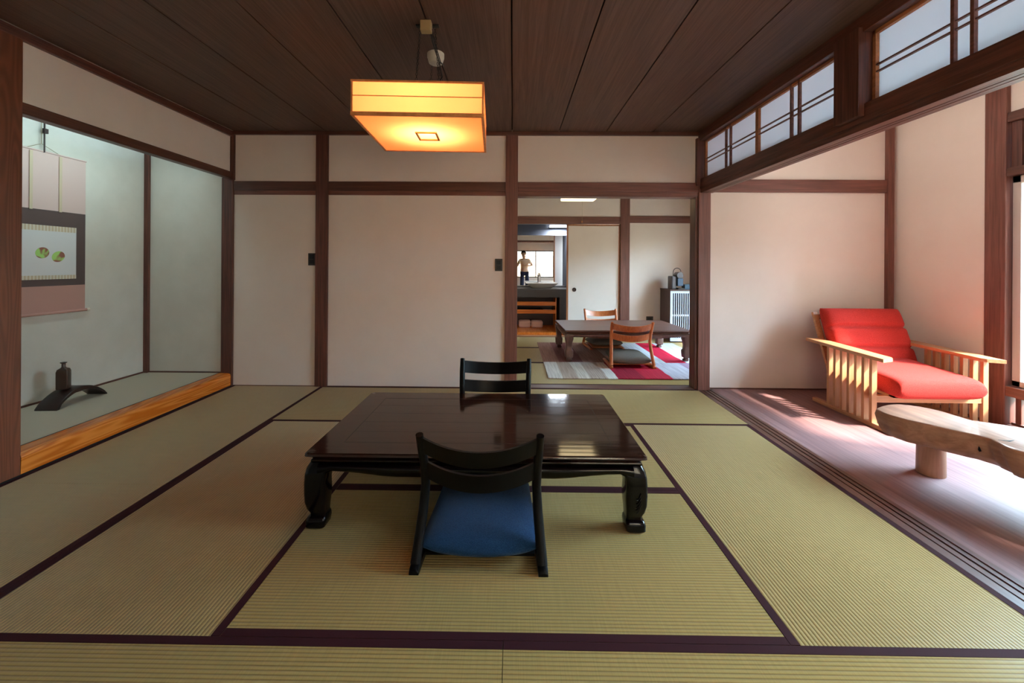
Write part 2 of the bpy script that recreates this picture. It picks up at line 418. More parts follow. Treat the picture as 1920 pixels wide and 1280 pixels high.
# transom windows of shoji
def transom(n, y0, y1):
    w = sempty('window_%d' % n, (1.79, (y0+y1)/2, 2.14)); L = (y1-y0)/2; z0, z1 = -.178, .175
    bm = BM(); t = .018
    box(bm, (-.018, -L, z0), (.018, -L+t, z1)); box(bm, (-.018, L-t, z0), (.018, L, z1))
    box(bm, (-.018, -L, z1-t), (.018, L, z1)); box(bm, (-.018, -L, z0), (.018, L, z0+.010))
    obj('transom_frame', bm, 'frame_wood_y', w)
    bm = BM()
    for y in (-.045, .028): box(bm, (-.020, y, z0), (-.004, y+.014, z1))
    for z in (-.034, .000): box(bm, (-.016, -L, z), (-.004, L, z+.007))
    obj('lattice', bm, 'post_wood_y', w)
    obj('paper_pane', box(BM(), (.000, -L+.01, z0+.005), (.003, L-.01, z1-.01)), 'shoji_paper', w)
transom(3, 3.045, 3.865); transom(4, 2.236, 3.045); transom(5, 1.255, 2.073); transom(6, .44, 1.255)
trim((1.705, .28, 1.90), (1.87, .44, 2.34), 'dark_wood_z')
transom(7, REAR+.05, .28)
# ---- posts and beams, main room back wall
trim((-2.745, YB-.02, .0), (-2.637, YB+.03, 1.96), 'dark_wood_z')
trim((-2.668, YB-.02, 1.94), (-2.628, YB+.03, ZC), 'dark_wood_z')
trim((-1.856, YB-.02, 0), (-1.739, YB+.03, ZC), 'dark_wood_z')
trim((-.071, YB-.02, 0), (.044, YB+.12, ZC), 'post_wood_z')
trim((1.728, YB-.02, 0), (1.838, YB+.12, 1.90), 'post_wood_z')
trim((1.704, YB, 0), (1.730, YB+.12, 1.82), 'dark_wood_z')
trim((-2.66, YB-.025, 2.366), (1.76, YB+.02, ZC), 'beam_wood_x')          # cornice
trim((-2.637, YB-.015, 1.842), (-1.856, YB+.02, 1.930), 'beam_wood_x'); trim((-2.637, YB-.008, 1.803), (-1.856, YB+.02, 1.842), 'post_wood_x', .001)
trim((-1.739, YB-.015, 1.842), (-.071, YB+.02, 1.930), 'beam_wood_x'); trim((-1.739, YB-.008, 1.803), (-.071, YB+.02, 1.842), 'post_wood_x', .001)
trim((.044, YB-.015, 1.842), (1.735, YB+.06, 1.930), 'post_wood_x'); trim((.044, YB-.008, 1.798), (1.735, YB+.11, 1.842), 'post_wood_x', .001)
trim((-2.642, YB-.006, -.002), (-.071, YB+.01, .006), 'dark_wood_x', 0)
trim((.044, YB, -.02), (1.728, YB+.115, .004), 'beam_wood_x')             # doorway sill
# ---- left side: cornice, alcove lintel, posts, alcove base
trim((-2.70, REAR, 2.348), (-2.645, YB-.02, ZC), 'dark_wood_y')
trim((-2.72, 2.21, 1.955), (-2.655, YB-.02, 2.018), 'beam_wood_y', .004)
trim((-2.77, 1.98, -.05), (-2.648, 2.214, 2.36), 'toko_post_wood', .006)
trim((-3.475, YB-.03, .118), (-3.435, YB, 2.55), 'dark_wood_z', .002)
trim((-3.475, 1.98, .118), (-3.467, YB-.03, .132), 'dark_wood_y', 0)
trim((-3.435, YB-.008, .118), (-2.745, YB, .130), 'dark_wood_x', 0)
bm = BM(); prism(bm, [(-2.76, -.05), (-2.655, -.05), (-2.650, 0), (-2.648, .095), (-2.652, .112), (-2.668, .120), (-2.752, .122), (-2.76, .118)], 2.214, YB-.02, 'xz'); struct('trim_93', bm, 'kamachi_wood')
bm = BM(); prism(bm, [(-2.652, -.05), (-2.640, -.05), (-2.640, .006), (-2.652, .006)], REAR, YB-.02, 'xz'); struct('trim_94', bm, 'gap')
trim((-3.475, 1.98, .09), (-2.765, YB, .1185), 'toko_mat', 0)
trim((-2.766, 2.2, .09), (-2.758, YB, .1205), 'gap', 0)
# ---- veranda back wall and right wall woodwork
trim((1.838, YB-.005, 1.846), (3.476, YB+.03, 1.965), 'post_wood_x')
trim((3.472, YB-.02, 0), (3.528, YB+.03, 2.62), 'post_wood_z')
trim((1.838, YB+.012, .006), (XR, YB+.03, .016), 'dark_wood_x', 0)
trim((XR-.012, 3.165, .006), (XR+.01, YB, .014), 'frame_wood_y', 0)
trim((XR-.015, 3.03, 0), (XR+.12, 3.165, 2.62), 'post_wood_z', .005)
trim((XR-.01, .72, 1.812), (XR+.10, 3.03, 1.872), 'beam_wood_y')
trim((XR-.005, .72, 2.20), (XR+.10, 3.03, 2.27), 'beam_wood_y')
trim((XR-.01, .72, .235), (XR+.10, 3.03, .305), 'post_wood_y')
trim((XR-.01, .60, 0), (XR+.12, .74, 2.62), 'post_wood_z', .005)
trim((XR, .72, .0), (XR+.10, 3.03, .03), 'post_wood_y')
def garden_window():
    w = sempty('window_1', (XR+.06, 1.88, 1.06))
    bm = BM(); L = 1.145
    for y in (-L, -.03, L-.05): box(bm, (-.03, y, -.75), (.02, y+.05 if y != -.03 else .03, .75), .003)
    box(bm, (-.03, -L, .70), (.02, L, .75), .003); box(bm, (-.03, -L, -.75), (.02, L, -.71), .003)
    obj('window_frame', bm, 'alu', w)
    obj('window_glass', box(BM(), (-.008, -L+.04, -.72), (-.003, L-.04, .71)), 'glass', w)
    u = sempty('window_8', (XR+.05, 1.88, 2.035)); bm = BM()
    for y in (-L, -.4, .4, L-.06): box(bm, (-.03, y, -.165), (.03, y+.06, .165), .003)
    obj('window_frame', bm, 'dark_wood_z', u)
    obj('window_glass', box(BM(), (.0, -L+.02, -.15), (.004, .4, .15)), 'glass', u)
    obj('shutter_board', box(BM(), (.03, .4, -.165), (.045, L, .165)), plain('shutter', srgb(28, 30, 44), .25), u)
    # low lattice below the window
    q = sempty('window_9', (XR+.05, 1.88, .13)); bm = BM(); n = 34
    for i in range(n):
        y = -L+(i+.5)*2*L/n; box(bm, (-.012, y-.017, -.10), (.012, y+.017, .105), .002)
    obj('lattice', bm, 'post_wood_z', q)
    bm = BM(); box(bm, (-.02, -L, -.1), (.02, L, -.085)); obj('bottom_rail', bm, 'dark_wood_y', q)
garden_window()
# ---- outside: ground, eave, and unseen screens added to block sun or sky
sbox('ground', (3.7, -8, -.5), (16, 16, -.35), 'garden', 0)
sbox('rear_sky_screen', (-4, -3.2, -.4), (5, -3.0, 3.0), 'garden_plaster', 0)  # added out of view to dim and warm the rear window light
sbox('sun_blocker_wing', (XR+.14, .82, -.4), (5.4, .90, 3.4), 'plaster', 0)  # invented wing out of view, keeps sun off the slab table
sbox('sun_blocker_far', (3.66, YB+.1, 2.50), (4.75, 8, 2.56), 'dark_wood_y', 0)  # unseen overhang added to keep direct sun off the far room rug
sbox('garden_hedge', (7.6, -6, -.4), (8.4, 14, 2.5), 'hedge', 0)  # unseen green box added to cut off the low sky
sbox('eave', (XR+.1, -1.2, 2.42), (XR+.62, 8, 2.50), 'dark_wood_y', 0)

# ================================================================ TATAMI
def mat(x0, x1, y0, y1, ax, label, lowered=0, group='tatami mats of the main room', borders=2):
    t = thing('tatami_mat', label, 'tatami mat', ((x0+x1)/2, (y0+y1)/2, lowered), 0, group)
    hx, hy = (x1-x0)/2-.0008, (y1-y0)/2-.0008
    obj('woven_surface', box(BM(), (-hx, -hy, -.05), (hx, hy, 0), 0), 'tatami_'+ax, t)
    bw = .028
    for s in (-1, 1):
        bm = BM()
        if ax == 'x': box(bm, (-hx, s*hy-(bw if s > 0 else 0), -.002), (hx, s*hy+(0 if s > 0 else bw), .0012))
        else: box(bm, (s*hx-(bw if s > 0 else 0), -hy, -.002), (s*hx+(0 if s > 0 else bw), hy, .0012))
        obj('cloth_border', bm, 'border', t)
    return t
mat(XL+.008, X1, Y2, YB, 'y', 'tatami mat along the alcove edge, reaching the back wall')
mat(XL+.008, X1, Y4-.0, Y2, 'y', 'nearer tatami mat along the alcove edge, beside the big left post')
mat(X1, X1+2*W, Y1, YB, 'x', 'tatami mat at the foot of the blank wall panels, behind the low table')
mat(X1+2*W, X4, Y1, YB, 'x', 'tatami mat in front of the doorway to the far room')
mat(X1, X2, Y3, Y1, 'y', 'tatami mat on the left of the low table, beside its left legs')
mat(X2, X3, Y2, Y1, 'x', 'tatami mat mostly hidden under the back of the low table')
mat(X2, X3, Y3, Y2, 'x', 'tatami mat under the blue cushioned chair and the front table legs')
mat(X3, X4, Y3, Y1, 'y', 'bright tatami mat on the right beside the wooden sill')
mat(X1, X1+2*W, Y4, Y3, 'x', 'tatami mat across the bottom of the photo, left of the seam')
mat(X1+2*W, X4, Y4, Y3, 'x', 'tatami mat across the bottom of the photo, right of the seam')
sbox('floor_rear', (XL, REAR, -.05), (X4, Y4-.001, 0), 'tatami_x', 0)
# far room mats
G2 = 'tatami mats of the far room'
FY0 = YB+.118
mat(-.75, 1.075, FY0, 4.93, 'x', 'far room tatami mat just past the doorway sill, left part', 0, G2)
mat(1.075, 2.90, FY0, 4.93, 'x', 'far room tatami mat just past the doorway sill, right part', 0, G2)
mat(-.75, 1.075, 4.93, 5.83, 'x', 'far room tatami mat left of the rug', 0, G2)
mat(1.075, 2.90, 4.93, 5.83, 'x', 'far room tatami mat under the small table', 0, G2)
mat(-.75, 1.075, 5.83, 6.73, 'x', 'far room tatami mat in front of the washroom', 0, G2)
mat(1.075, 2.90, 5.83, 6.73, 'x', 'far room tatami mat beside the slatted cabinet', 0, G2)

# ================================================================ FAR ROOM SHELL
FB = 6.75
bm = BM(); box(bm, (1.743, FB, -.05), (3.15, FB+.1, 2.5)); box(bm, (-.9, FB, 1.83), (1.743, FB+.1, 2.5)); box(bm, (-.9, FB, -.05), (-.60, FB+.1, 1.83)); struct('wall_far', bm, 'plaster')
bm = BM(); box(bm, (-.95, YB+.1, -.05), (-.8, FB, 2.5)); struct('wall_far_left', bm, 'plaster')
bm = BM(); box(bm, (3.05, YB+.1, -.05), (3.15, 4.55, 2.5)); box(bm, (3.05, 6.05, -.05), (3.15, FB, 2.5)); box(bm, (3.05, 4.55, 1.78), (3.15, 6.05, 2.5)); struct('wall_far_right', bm, 'plaster')
sbox('ceiling_far_room', (-.95, YB+.1, 2.42), (3.15, FB+.1, 2.48), 'ceiling_wood', 0)
sbox('floor_far_edge', (2.90, FY0, -.05), (3.15, 6.73, 0), 'engawa_floor', 0)
trim((1.743, FB-.02, 0), (1.890, FB+.02, 2.42), 'post_wood_z')
trim((-.8, FB-.015, 1.826), (1.743, FB+.02, 1.947), 'post_wood_x')
trim((1.890, FB-.015, 1.848), (3.05, FB+.02, 1.962), 'post_wood_x')
trim((-.8, FB-.02, -.02), (1.743, FB+.10, .008), 'frame_wood_x')
# right-hand window of the far room (out of sight, lights the rug)
w = sempty('window_10', (3.10, 5.30, .90)); bm = BM()
for y in (-.75, -.03, .70): box(bm, (-.02, y, -.88), (.02, y+.05, .88))
box(bm, (-.02, -.75, .83), (.02, .75, .88)); box(bm, (-.02, -.75, -.90), (.02, .75, -.84)); obj('window_frame', bm, 'post_wood_z', w)
obj('window_glass', box(BM(), (-.004, -.73, -.86), (0, .73, .86)), 'glass', w)
# sliding paper door
d = sempty('door_1', (1.31, FB+.035, .0))
part('door_panel', (-.405, -.010, .03), (.405, .010, 1.80), 'plaster', d)
bm = BM()
for a in ((-.432, -.013, .01, -.408, .013, 1.825), (.408, -.013, .01, .432, .013, 1.825), (-.43, -.013, 1.80, .43, .013, 1.825), (-.43, -.013, .01, .43, .013, .034)): box(bm, a[:3], a[3:])
obj('door_frame', bm, 'frame_wood_z', d)
bm = BM(); lathe(bm, [(.004, .0), (.030, .0), (.033, .006), (.026, .008), (.022, .003), (.003, .002)]); o = obj('door_handle', bm, 'handle_metal', d, smooth=True); o.rotation_euler = (PI/2, 0, 0); o.location = (-.306, -.010, .762)
# ---- washroom
WB = 7.86
sbox('floor_washroom', (-.9, FB+.1, -.05), (1.2, WB+.1, .05), 'orange_wood_y', 0)
bm = BM(); box(bm, (-.9, WB, 0), (1.2, WB+.1, 2.4)); struct('wall_washroom_back', bm, 'wash_wall')
bm = BM(); box(bm, (1.06, FB+.1, 0), (1.16, WB, 2.4)); struct('wall_washroom_right', bm, 'wash_wall')
bm = BM(); box(bm, (-1.0, FB+.1, 0), (-.9, WB, 2.4)); struct('wall_washroom_left', bm, 'wash_wall')
sbox('ceiling_washroom', (-1, FB+.1, 2.2), (1.2, WB+.1, 2.26), 'wash_wall', 0)
m_ = thing('wall_mirror', 'frameless mirror on the washroom wall above the counter', 'mirror', (0, WB, 1.22))
part('mirror_pane', (-.88, -.012, -.46), (1.04, -.002, .50), 'mirror_glass', m_, 0)
t = thing('counter', 'dark grey stone washroom counter holding the basin', 'counter', (.08, 7.5, 0))
part('counter_slab', (-.96, -.32, .715), (.97, .34, .745), 'counter', t); part('front_apron', (-.96, -.30, .600), (.97, -.27, .715), 'counter', t)
part('side_panel', (.74, -.26, .05), (.97, .33, .60), 'counter', t)
# basin
t = thing('wash_basin', 'white square ceramic basin on the dark washroom counter', 'basin', (.52, 7.50, .745))
bm = BM(); loft(bm, [rsq(0, 0, .16, .12, 0, .3), rsq(0, 0, .175, .13, .008, .3), rsq(0, 0, .275, .20, .085, .15), rsq(0, 0, .285, .21, .095, .15), rsq(0, 0, .275, .20, .095, .15), rsq(0, 0, .14, .13, .03, .3), rsq(0, 0, .04, .04, .02, .5)]); obj('bowl', bm, 'ceramic', t, smooth=True)
t = thing('faucet', 'square chrome tap standing behind the white basin', 'tap', (.50, 7.74, .745))
part('faucet_body', (-.022, -.02, 0), (.022, .02, .24), 'chrome', t, .003); part('spout', (-.018, -.15, .20), (.018, .0, .225), 'chrome', t, .003)
part('lever', (-.012, -.03, .243), (.012, .03, .27), 'chrome', t, .003)
# shelf unit
t = thing('shelf_unit', 'orange wooden open shelf unit under the washroom counter', 'shelf', (.10, 7.52, .05))
part('side_panel', (-.74, -.2, 0), (-.72, .2, .53), 'orange_wood_z', t); part('side_panel', (.655, -.2, 0), (.675, .2, .53), 'orange_wood_z', t)
part('back_panel', (-.72, .19, 0), (.655, .20, .53), 'cabinet_brown', t)
for z in (.395, .255):
    s = part('shelf_board', (-.72, -.2, z), (.655, .19, z+.015), 'orange_wood_x', t); part('shelf_lip', (-.72, -.2, z+.0152), (.655, -.185, z+.07), 'orange_wood_x', s)
def towel(x, y, z, w, dd, h, mat_, label, cat='towel', group=None):
    t = loft(BM(), [rsq(0, 0, w*.46, dd*.46, 0, .5), rsq(0, 0, w*.5, dd*.5, h*.12, .5), rsq(0, 0, w*.5, dd*.5, h*.36, .5), rsq(0, 0, w*.475, dd*.475, h*.5, .5), rsq(0, 0, w*.5, dd*.5, h*.62, .5), rsq(0, 0, w*.5, dd*.5, h*.86, .5), rsq(0, 0, w*.44, dd*.44, h, .5)])
    return tag(obj('folded_towel', t, mat_, smooth='all', loc=(x, y, z)), label, cat, group)
towel(.22, 7.50, .05, .21, .26, .115, 'towel', 'pink folded bath towel on the floor under the shelves, left one', group='folded towels under the shelves')
towel(.44, 7.50, .05, .21, .26, .105, 'towel', 'pink folded bath towel on the floor under the shelves, right one', group='folded towels under the shelves')
towel(.63, 7.45, .3205, .16, .16, .045, 'towel_white', 'white folded cloth on the lower orange shelf at the right', 'cloth')
towel(.60, 7.45, .4605, .16, .16, .022, 'towel', 'thin folded cloth on the upper orange shelf, right side', 'cloth')
towel(.22, 7.45, .4605, .16, .16, .022, 'towel', 'thin folded cloth on the upper orange shelf, left side', 'cloth')
t = thing('storage_tray', 'black tray on the lower orange shelf beside the white cloth', 'tray', (.26, 7.48, .2705+.05)); part('tray_base', (-.22, -.13, 0), (.26, .13, .012), 'basket', t)
bm = BM(); box(bm, (-.22, -.13, .012), (.26, -.118, .06)); box(bm, (-.22, .118, .012), (.26, .13, .06)); box(bm, (-.22, -.118, .012), (-.208, .118, .06)); box(bm, (.248, -.118, .012), (.26, .118, .06)); obj('tray_rim', bm, 'basket', t)
# light over mirror
t = thing('mirror_light', 'white glowing box light above the washroom mirror', 'lamp', (.845, WB, 1.885)); part('light_diffuser', (-.155, -.085, -.018), (.155, -.012, .022), 'tube_white', t); part('light_back', (-.175, -.088, -.032), (.175, -.001, -.019), 'black_metal', t)
part('mounting_plate', (-.16, -.011, -.018), (.16, -.0005, .022), 'black_metal', t)
pl = bpy.data.lights.new('mirror_light_glow', 'AREA'); pl.shape = 'RECTANGLE'; pl.size = .3; pl.size_y = .07; pl.energy = 16; pl.color = (.8, .9, 1)
po = bpy.data.objects.new('mirror_light_glow', pl); C.objects.link(po); po.location = (.845, WB-.14, 1.84); po.rotation_euler = (0, 0, 0)

# far room ceiling lamp
t = thing('ceiling_lamp', 'warm rectangular hanging lamp at the top of the doorway, in the far room', 'lamp', (.88, 5.5, 2.035))
part('lamp_shade', (-.225, -.22, 0), (.225, .22, .10), 'lamp_far', t, .01); part('lamp_cap', (-.235, -.23, .101), (.235, .23, .115), 'frame_wood_x', t)
bm = BM(); tube(bm, [(0, 0, .115), (0, 0, .385)], .006); obj('hanging_rod', bm, 'black_metal', t)
bm = BM(); tube(bm, [(.03, -.02, -.002), (.03, -.02, -.29)], .0012, 6); s = obj('pull_cord', bm, 'cord', t); bm = BM(); lathe(bm, [(.002, -.29), (.008, -.295), (.010, -.31), (.003, -.325)], 10, (.03, -.02)); obj('cord_knob', bm, 'frame_wood_z', s)

# ================================================================ RUG
def rug_mat():
    m = plain('rug', srgb(190, 180, 175), .95, spec=.1); n, l = nodes(m); b = n['Principled BSDF']
    tc = n.new('ShaderNodeTexCoord'); sp = n.new('ShaderNodeSeparateXYZ'); l.new(tc.outputs['Object'], sp.inputs[0])
    nt = n.new('ShaderNodeTexNoise'); mp = n.new('ShaderNodeMapping'); mp.inputs['Scale'].default_value = (90, 2.5, 1); nt.inputs['Scale'].default_value = 1; nt.inputs['Detail'].default_value = 5
    l.new(tc.outputs['Object'], mp.inputs[0]); l.new(mp.outputs[0], nt.inputs['Vector'])
    def ramp(stops):
        r = n.new('ShaderNodeValToRGB'); r.color_ramp.interpolation = 'CONSTANT'; e = r.color_ramp.elements
        e[0].position = stops[0][0]; e[0].color = stops[0][1]; e[1].position = stops[1][0]; e[1].color = stops[1][1]
        for p, c_ in stops[2:]:
            q = e.new(p); q.color = c_
        return r
    # object x from -0.9..0.9 (world .3 .. 2.1)
    mr = n.new('ShaderNodeMapRange'); mr.inputs['From Min'].default_value = -1.0; mr.inputs['From Max'].default_value = 1.0
    ja = n.new('ShaderNodeMath'); ja.operation = 'MULTIPLY_ADD'; ja.inputs[1].default_value = .03; l.new(nt.outputs['Fac'], ja.inputs[0]); l.new(sp.outputs[0], ja.inputs[2])
    l.new(ja.outputs[0], mr.inputs[0])
    A = ramp([(0, srgb(206, 198, 190)), (.08, srgb(176, 156, 142)), (.16, srgb(196, 184, 172)), (.22, srgb(170, 150, 138)), (.31, srgb(206, 198, 192)), (.36, srgb(150, 24, 48)), (.50, srgb(186, 26, 54)), (.64, srgb(176, 168, 178)), (.80, srgb(150, 120, 140)), (.9, srgb(196, 190, 190))])
    B = ramp([(0, srgb(150, 112, 100)), (.1, srgb(130, 84, 80)), (.24, srgb(152, 116, 104)), (.4, srgb(168, 150, 142)), (.60, srgb(186, 182, 186)), (.73, srgb(190, 24, 54)), (.85, srgb(196, 194, 200)), (.93, srgb(190, 190, 200))])
    l.new(mr.outputs[0], A.inputs[0]); l.new(mr.outputs[0], B.inputs[0])
    gt = n.new('ShaderNodeMath'); gt.operation = 'GREATER_THAN'; gt.inputs[1].default_value = -.28; l.new(sp.outputs[1], gt.inputs[0])
    mx = n.new('ShaderNodeMix'); mx.data_type = 'RGBA'; l.new(gt.outputs[0], mx.inputs[0]); l.new(A.outputs[0], mx.inputs[6]); l.new(B.outputs[0], mx.inputs[7])
    m2 = n.new('ShaderNodeMix'); m2.data_type = 'RGBA'; m2.blend_type = 'MULTIPLY'; m2.inputs[0].default_value = .5
    cr = n.new('ShaderNodeValToRGB'); cr.color_ramp.elements[0].position = .35; cr.color_ramp.elements[1].position = .62; cr.color_ramp.elements[0].color = (.35, .3, .3, 1)
    l.new(nt.outputs['Fac'], cr.inputs[0]); l.new(mx.outputs[2], m2.inputs[6]); l.new(cr.outputs[0], m2.inputs[7]); l.new(m2.outputs[2], b.inputs['Base Color'])
rug_mat()
t = obj('rug', box(BM(), (-1.0, -.975, .0015), (1.0, .975, .012), .004), 'rug', loc=(1.37, 5.20, 0))
tag(t, 'patterned rug of grey, cream and crimson bands under the far room table', 'rug')

# ================================================================ LOW TABLES
def cabriole(sx, sy, hx, hy, prof):
    bm = BM(); rings = []
    for z, h, off in prof:
        x = sx*(hx-h+off); y = sy*(hy-h+off)
        rings.append(rsq(x, y, h, h, z, .35))
    return loft(bm, rings)
def low_table(name, label, cat_group, loc, rotz, LX, LY, H, top_mat, body_mat, far=False):
    t = thing(name, label, 'table', (loc[0], loc[1], loc[2]+.0015), rotz); hx, hy = LX/2, LY/2
    th = .036
    fr = BM(); bw = .13
    # frame of the top: four mitred boards with a moulded edge
    loft(fr, [rsq(0, 0, hx-.026, hy-.026, H-th, .04), rsq(0, 0, hx-.022, hy-.022, H-th+.008, .04), rsq(0, 0, hx-.008, hy-.008, H-th*.52, .04), rsq(0, 0, hx, hy, H-.014, .04), rsq(0, 0, hx-.001, hy-.001, H-.005, .04), rsq(0, 0, hx-.006, hy-.006, H, .04), rsq(0, 0, hx-.03, hy-.03, H, .04), rsq(0, 0, hx-.06, hy-.06, H, .04)])
    tp = obj('tabletop', fr, top_mat, t, smooth=True)
    if not far:
        bm = BM(); a, b_ = hx-bw, hy-bw+.01
        for y in (-b_, b_): box(bm, (-a, y-.0012, H-.001), (a, y+.0012, H+.0004))
        for x in (-a, a): box(bm, (x-.0012, -b_, H-.001), (x+.0012, b_, H+.0004))
        for k in (-1, 1):
            for j in (-1, 1): box(bm, (k*a-.0012, j*b_-.0012, H-.001), (k*a+.0012, j*b_+.0012, H+.0004))
        for i in range(1, 5): box(bm, (-a, -b_+i*2*b_/5-.0006, H-.001), (a, -b_+i*2*b_/5+.0006, H+.0003))
        obj('inlay_line', bm, 'seam', t)
    nz = H-th
    part('neck_moulding', (-hx+.022, -hy+.022, nz-.012), (hx-.022, hy-.022, nz), body_mat, t, .004)
    az1 = nz-.012; ad = .055 if not far else .05
    def apron(L, y, rot, nm='apron'):
        # bulging profile swept along with a curved lower edge
        bm = BM(); rings = []; n = 24
        for i in range(n+1):
            s = -1+2*i/n; x = s*(L-.06)
            u = abs(s)
            dz = ad*(1.0 if u < .55 else 1-.42*math.sin((u-.55)/.45*PI/2)) if u < .93 else ad*(.58+.5*(u-.93)/.07)
            z0 = az1-dz
            rings.append([(x, -.018, az1), (x, .0, az1), (x, .012, az1-dz*.12), (x, .018, az1-dz*.32), (x, .018, az1-dz*.55), (x, .012, az1-dz*.82), (x, .004, z0), (x, -.018, z0)])
        loft(bm, rings)
        o = obj(nm, bm, body_mat, t, smooth=True); o.rotation_euler.z = rot
        return o
    o = apron(hx, 0, PI); o.location = (0, -hy+.018, 0)
    o = apron(hx, 0, 0); o.location = (0, hy-.022, 0)
    o = apron(hy, 0, -PI/2); o.location = (hx-.022, 0, 0)
    o = apron(hy, 0, PI/2); o.location = (-hx+.022, 0, 0)
    k = nz/.295
    if far: prof = [(0, .026, -.03), (.012, .032, -.025), (.030, .022, -.03), (.040, .044, -.008), (.11, .048, -.004), (.125, .036, -.016), (.16, .033, -.018), (.20, .040, -.010), (.24, .050, -.002), (az1/k-.01, .046, -.002), (az1/k, .046, -.004)]
    else: prof = [(0, .036, -.012), (.006, .042, -.005), (.030, .044, -.004), (.046, .040, -.010), (.052, .033, -.020), (.060, .033, -.020), (.085, .040, -.008), (.115, .045, -.001), (.155, .047, .001), (.20, .046, .001), (.235, .047, -.001), (.262, .052, -.006), (az1/k, .050, -.018)]
    for sx in (-1, 1):
        for sy in (-1, 1): obj('leg', cabriole(sx, sy, hx, hy, [(z*k, h, off) for z, h, off in prof]), body_mat, t, smooth=True)
    return t
t = low_table('low_table', 'glossy dark lacquered low table with curved legs in the room centre', None, (-.157, 2.220, 0), 0, 1.487, .872, .331, 'rosewood_top', 'rosewood')
# carved feather lines on the right front leg
bm = BM()
for i, (a, b_) in enumerate(((.175, .150), (.160, .128), (.145, .108), (.130, .092))):
    tube(bm, [(.700+.012-.02*j/4+.004*i*0, -.4405+.002*j*0, a-(a-b_)*j/4-.01*math.sin(j/4*PI)) for j in range(5)], .0022, 6)
obj('leg_carving', bm, 'rosewood', t, smooth=True)

low_table('dining_low_table', 'smaller matt brown low table with carved legs on the far room rug', None, (1.375, 5.43, .012), .03, 1.52, .95, .37, 'brown_table_x', 'brown_table_z', far=True)

# ================================================================ LEGLESS FLOOR CHAIRS
def floor_chair(name, label, loc, rotz, frame, fabric, group=None):
    t = thing(name, label, 'chair', loc, rotz, group)
    for s in (-1, 1):
        pts = [(.238, .010, .030), (.232, .040, .10), (.224, .075, .19), (.219, .098, .28), (.221, .085, .36), (.225, .052, .44), (.228, .018, .510)]
        bm = BM(); tube(bm, [(s*x, y, z) for x, y, z in pts], [.016, .0155, .015, .0145, .0145, .014, .012], 12, ry=1.25); obj('back_post', bm, frame, t, smooth=True)
        bm = BM(); rings = []
        for y, h in ((-.010, .012), (.0, .026), (.03, .034), (.15, .030), (.32, .024), (.44, .018), (.452, .010)):
            x = s*(.240-.02*y/.45); w_ = .018
            rings.append([(x-w_, y, .0), (x+w_, y, .0), (x+w_, y, h*.75), (x+w_*.5, y, h), (x-w_*.5, y, h), (x-w_, y, h*.75)])
        loft(bm, rings); obj('floor_runner', bm, frame, t, smooth=True)
    for z0, z1, y0, y1 in ((.425, .497, .055, .022), (.312, .384, .095, .080)):
        bm = BM(); n = 16; rings = []
        for i in range(n+1):
            x = -.215+.43*i/n; b_ = .062*(1-(x/.215)**2); dp = .026*(1-(x/.215)**2)
            rings.append([(x, y0-b_-.007, z0-dp), (x, y0-b_+.007, z0-dp), (x, y1-b_+.007, z1-dp), (x, y1-b_-.007, z1-dp)])
        loft(bm, rings); obj('back_slat', bm, frame, t, smooth=True)
    # curved shell under the cushion
    bm = BM(); rings = []; n = 10
    for i in range(n+1):
        y = .06+.40*i/n; z = .040+.012*math.sin(PI*i/n)
        rings.append([(-.212, y, z-.012), (.212, y, z-.012), (.212, y, z-.002), (-.212, y, z-.002)])
    loft(bm, rings); obj('seat_board', bm, frame, t, smooth=True)
    # cushion: soft superellipse block that sags at the back edge
    bm = BM(); nx, ny = 24, 20; top = []; 
    def cz(u, v, up_):
        # u,v in -1..1
        ed = (1-abs(u)**6)**.5*(1-abs(v)**6)**.5 if abs(u) < 1 and abs(v) < 1 else 0
        base = .083+.010*v - .014*(1-u*u)*max(0, -v)**2
        return base + (.040*ed+.006*ed*(1-u*u) if up_ else -.038*ed)
    grid = {}
    for up_ in (0, 1):
        for i in range(nx+1):
            for j in range(ny+1):
                u = -1+2*i/nx; v = -1+2*j/ny
                u = math.sin(u*PI/2); v = math.sin(v*PI/2)
                if not up_ and (i in (0, nx) or j in (0, ny)): continue
                x = u*(.216-.012*v); y = .258+v*.215 - .022*(1-u*u)*(1 if v < -.2 else 0)*min(1, (-v-.2)/.6 if v < -.2 else 0)
                grid[(up_, i, j)] = bm.verts.new((x, y, cz(u, v, up_)))
    def gv(up_, i, j): return grid.get((up_, i, j)) or grid[(1, i, j)]
    for up_ in (0, 1):
        for i in range(nx):
            for j in range(ny):
                f = [gv(up_, i, j), gv(up_, i+1, j), gv(up_, i+1, j+1), gv(up_, i, j+1)]
                bm.faces.new(f if up_ else f[::-1])
    obj('seat_cushion', bm, fabric, t, smooth='all')
    return t
floor_chair('floor_chair', 'black legless floor chair with blue cushion, back to the camera, in front of the table', (-.120, 1.545, 0), 0, 'blacklac_z', 'blue_fabric')
floor_chair('floor_chair', 'black legless floor chair facing the camera behind the dark table', (-.112, 2.865, 0), PI, 'blacklac_z', 'blue_fabric')
floor_chair('floor_chair', 'light brown legless floor chair with grey cushion, nearest in the far room', (1.345, 4.64, .0125), 0, 'cherry_wood_z', 'grey_fabric')
floor_chair('floor_chair', 'light brown legless floor chair behind the small far room table', (1.28, 6.10, .0125), PI+.03, 'cherry_wood_z', 'grey_fabric')

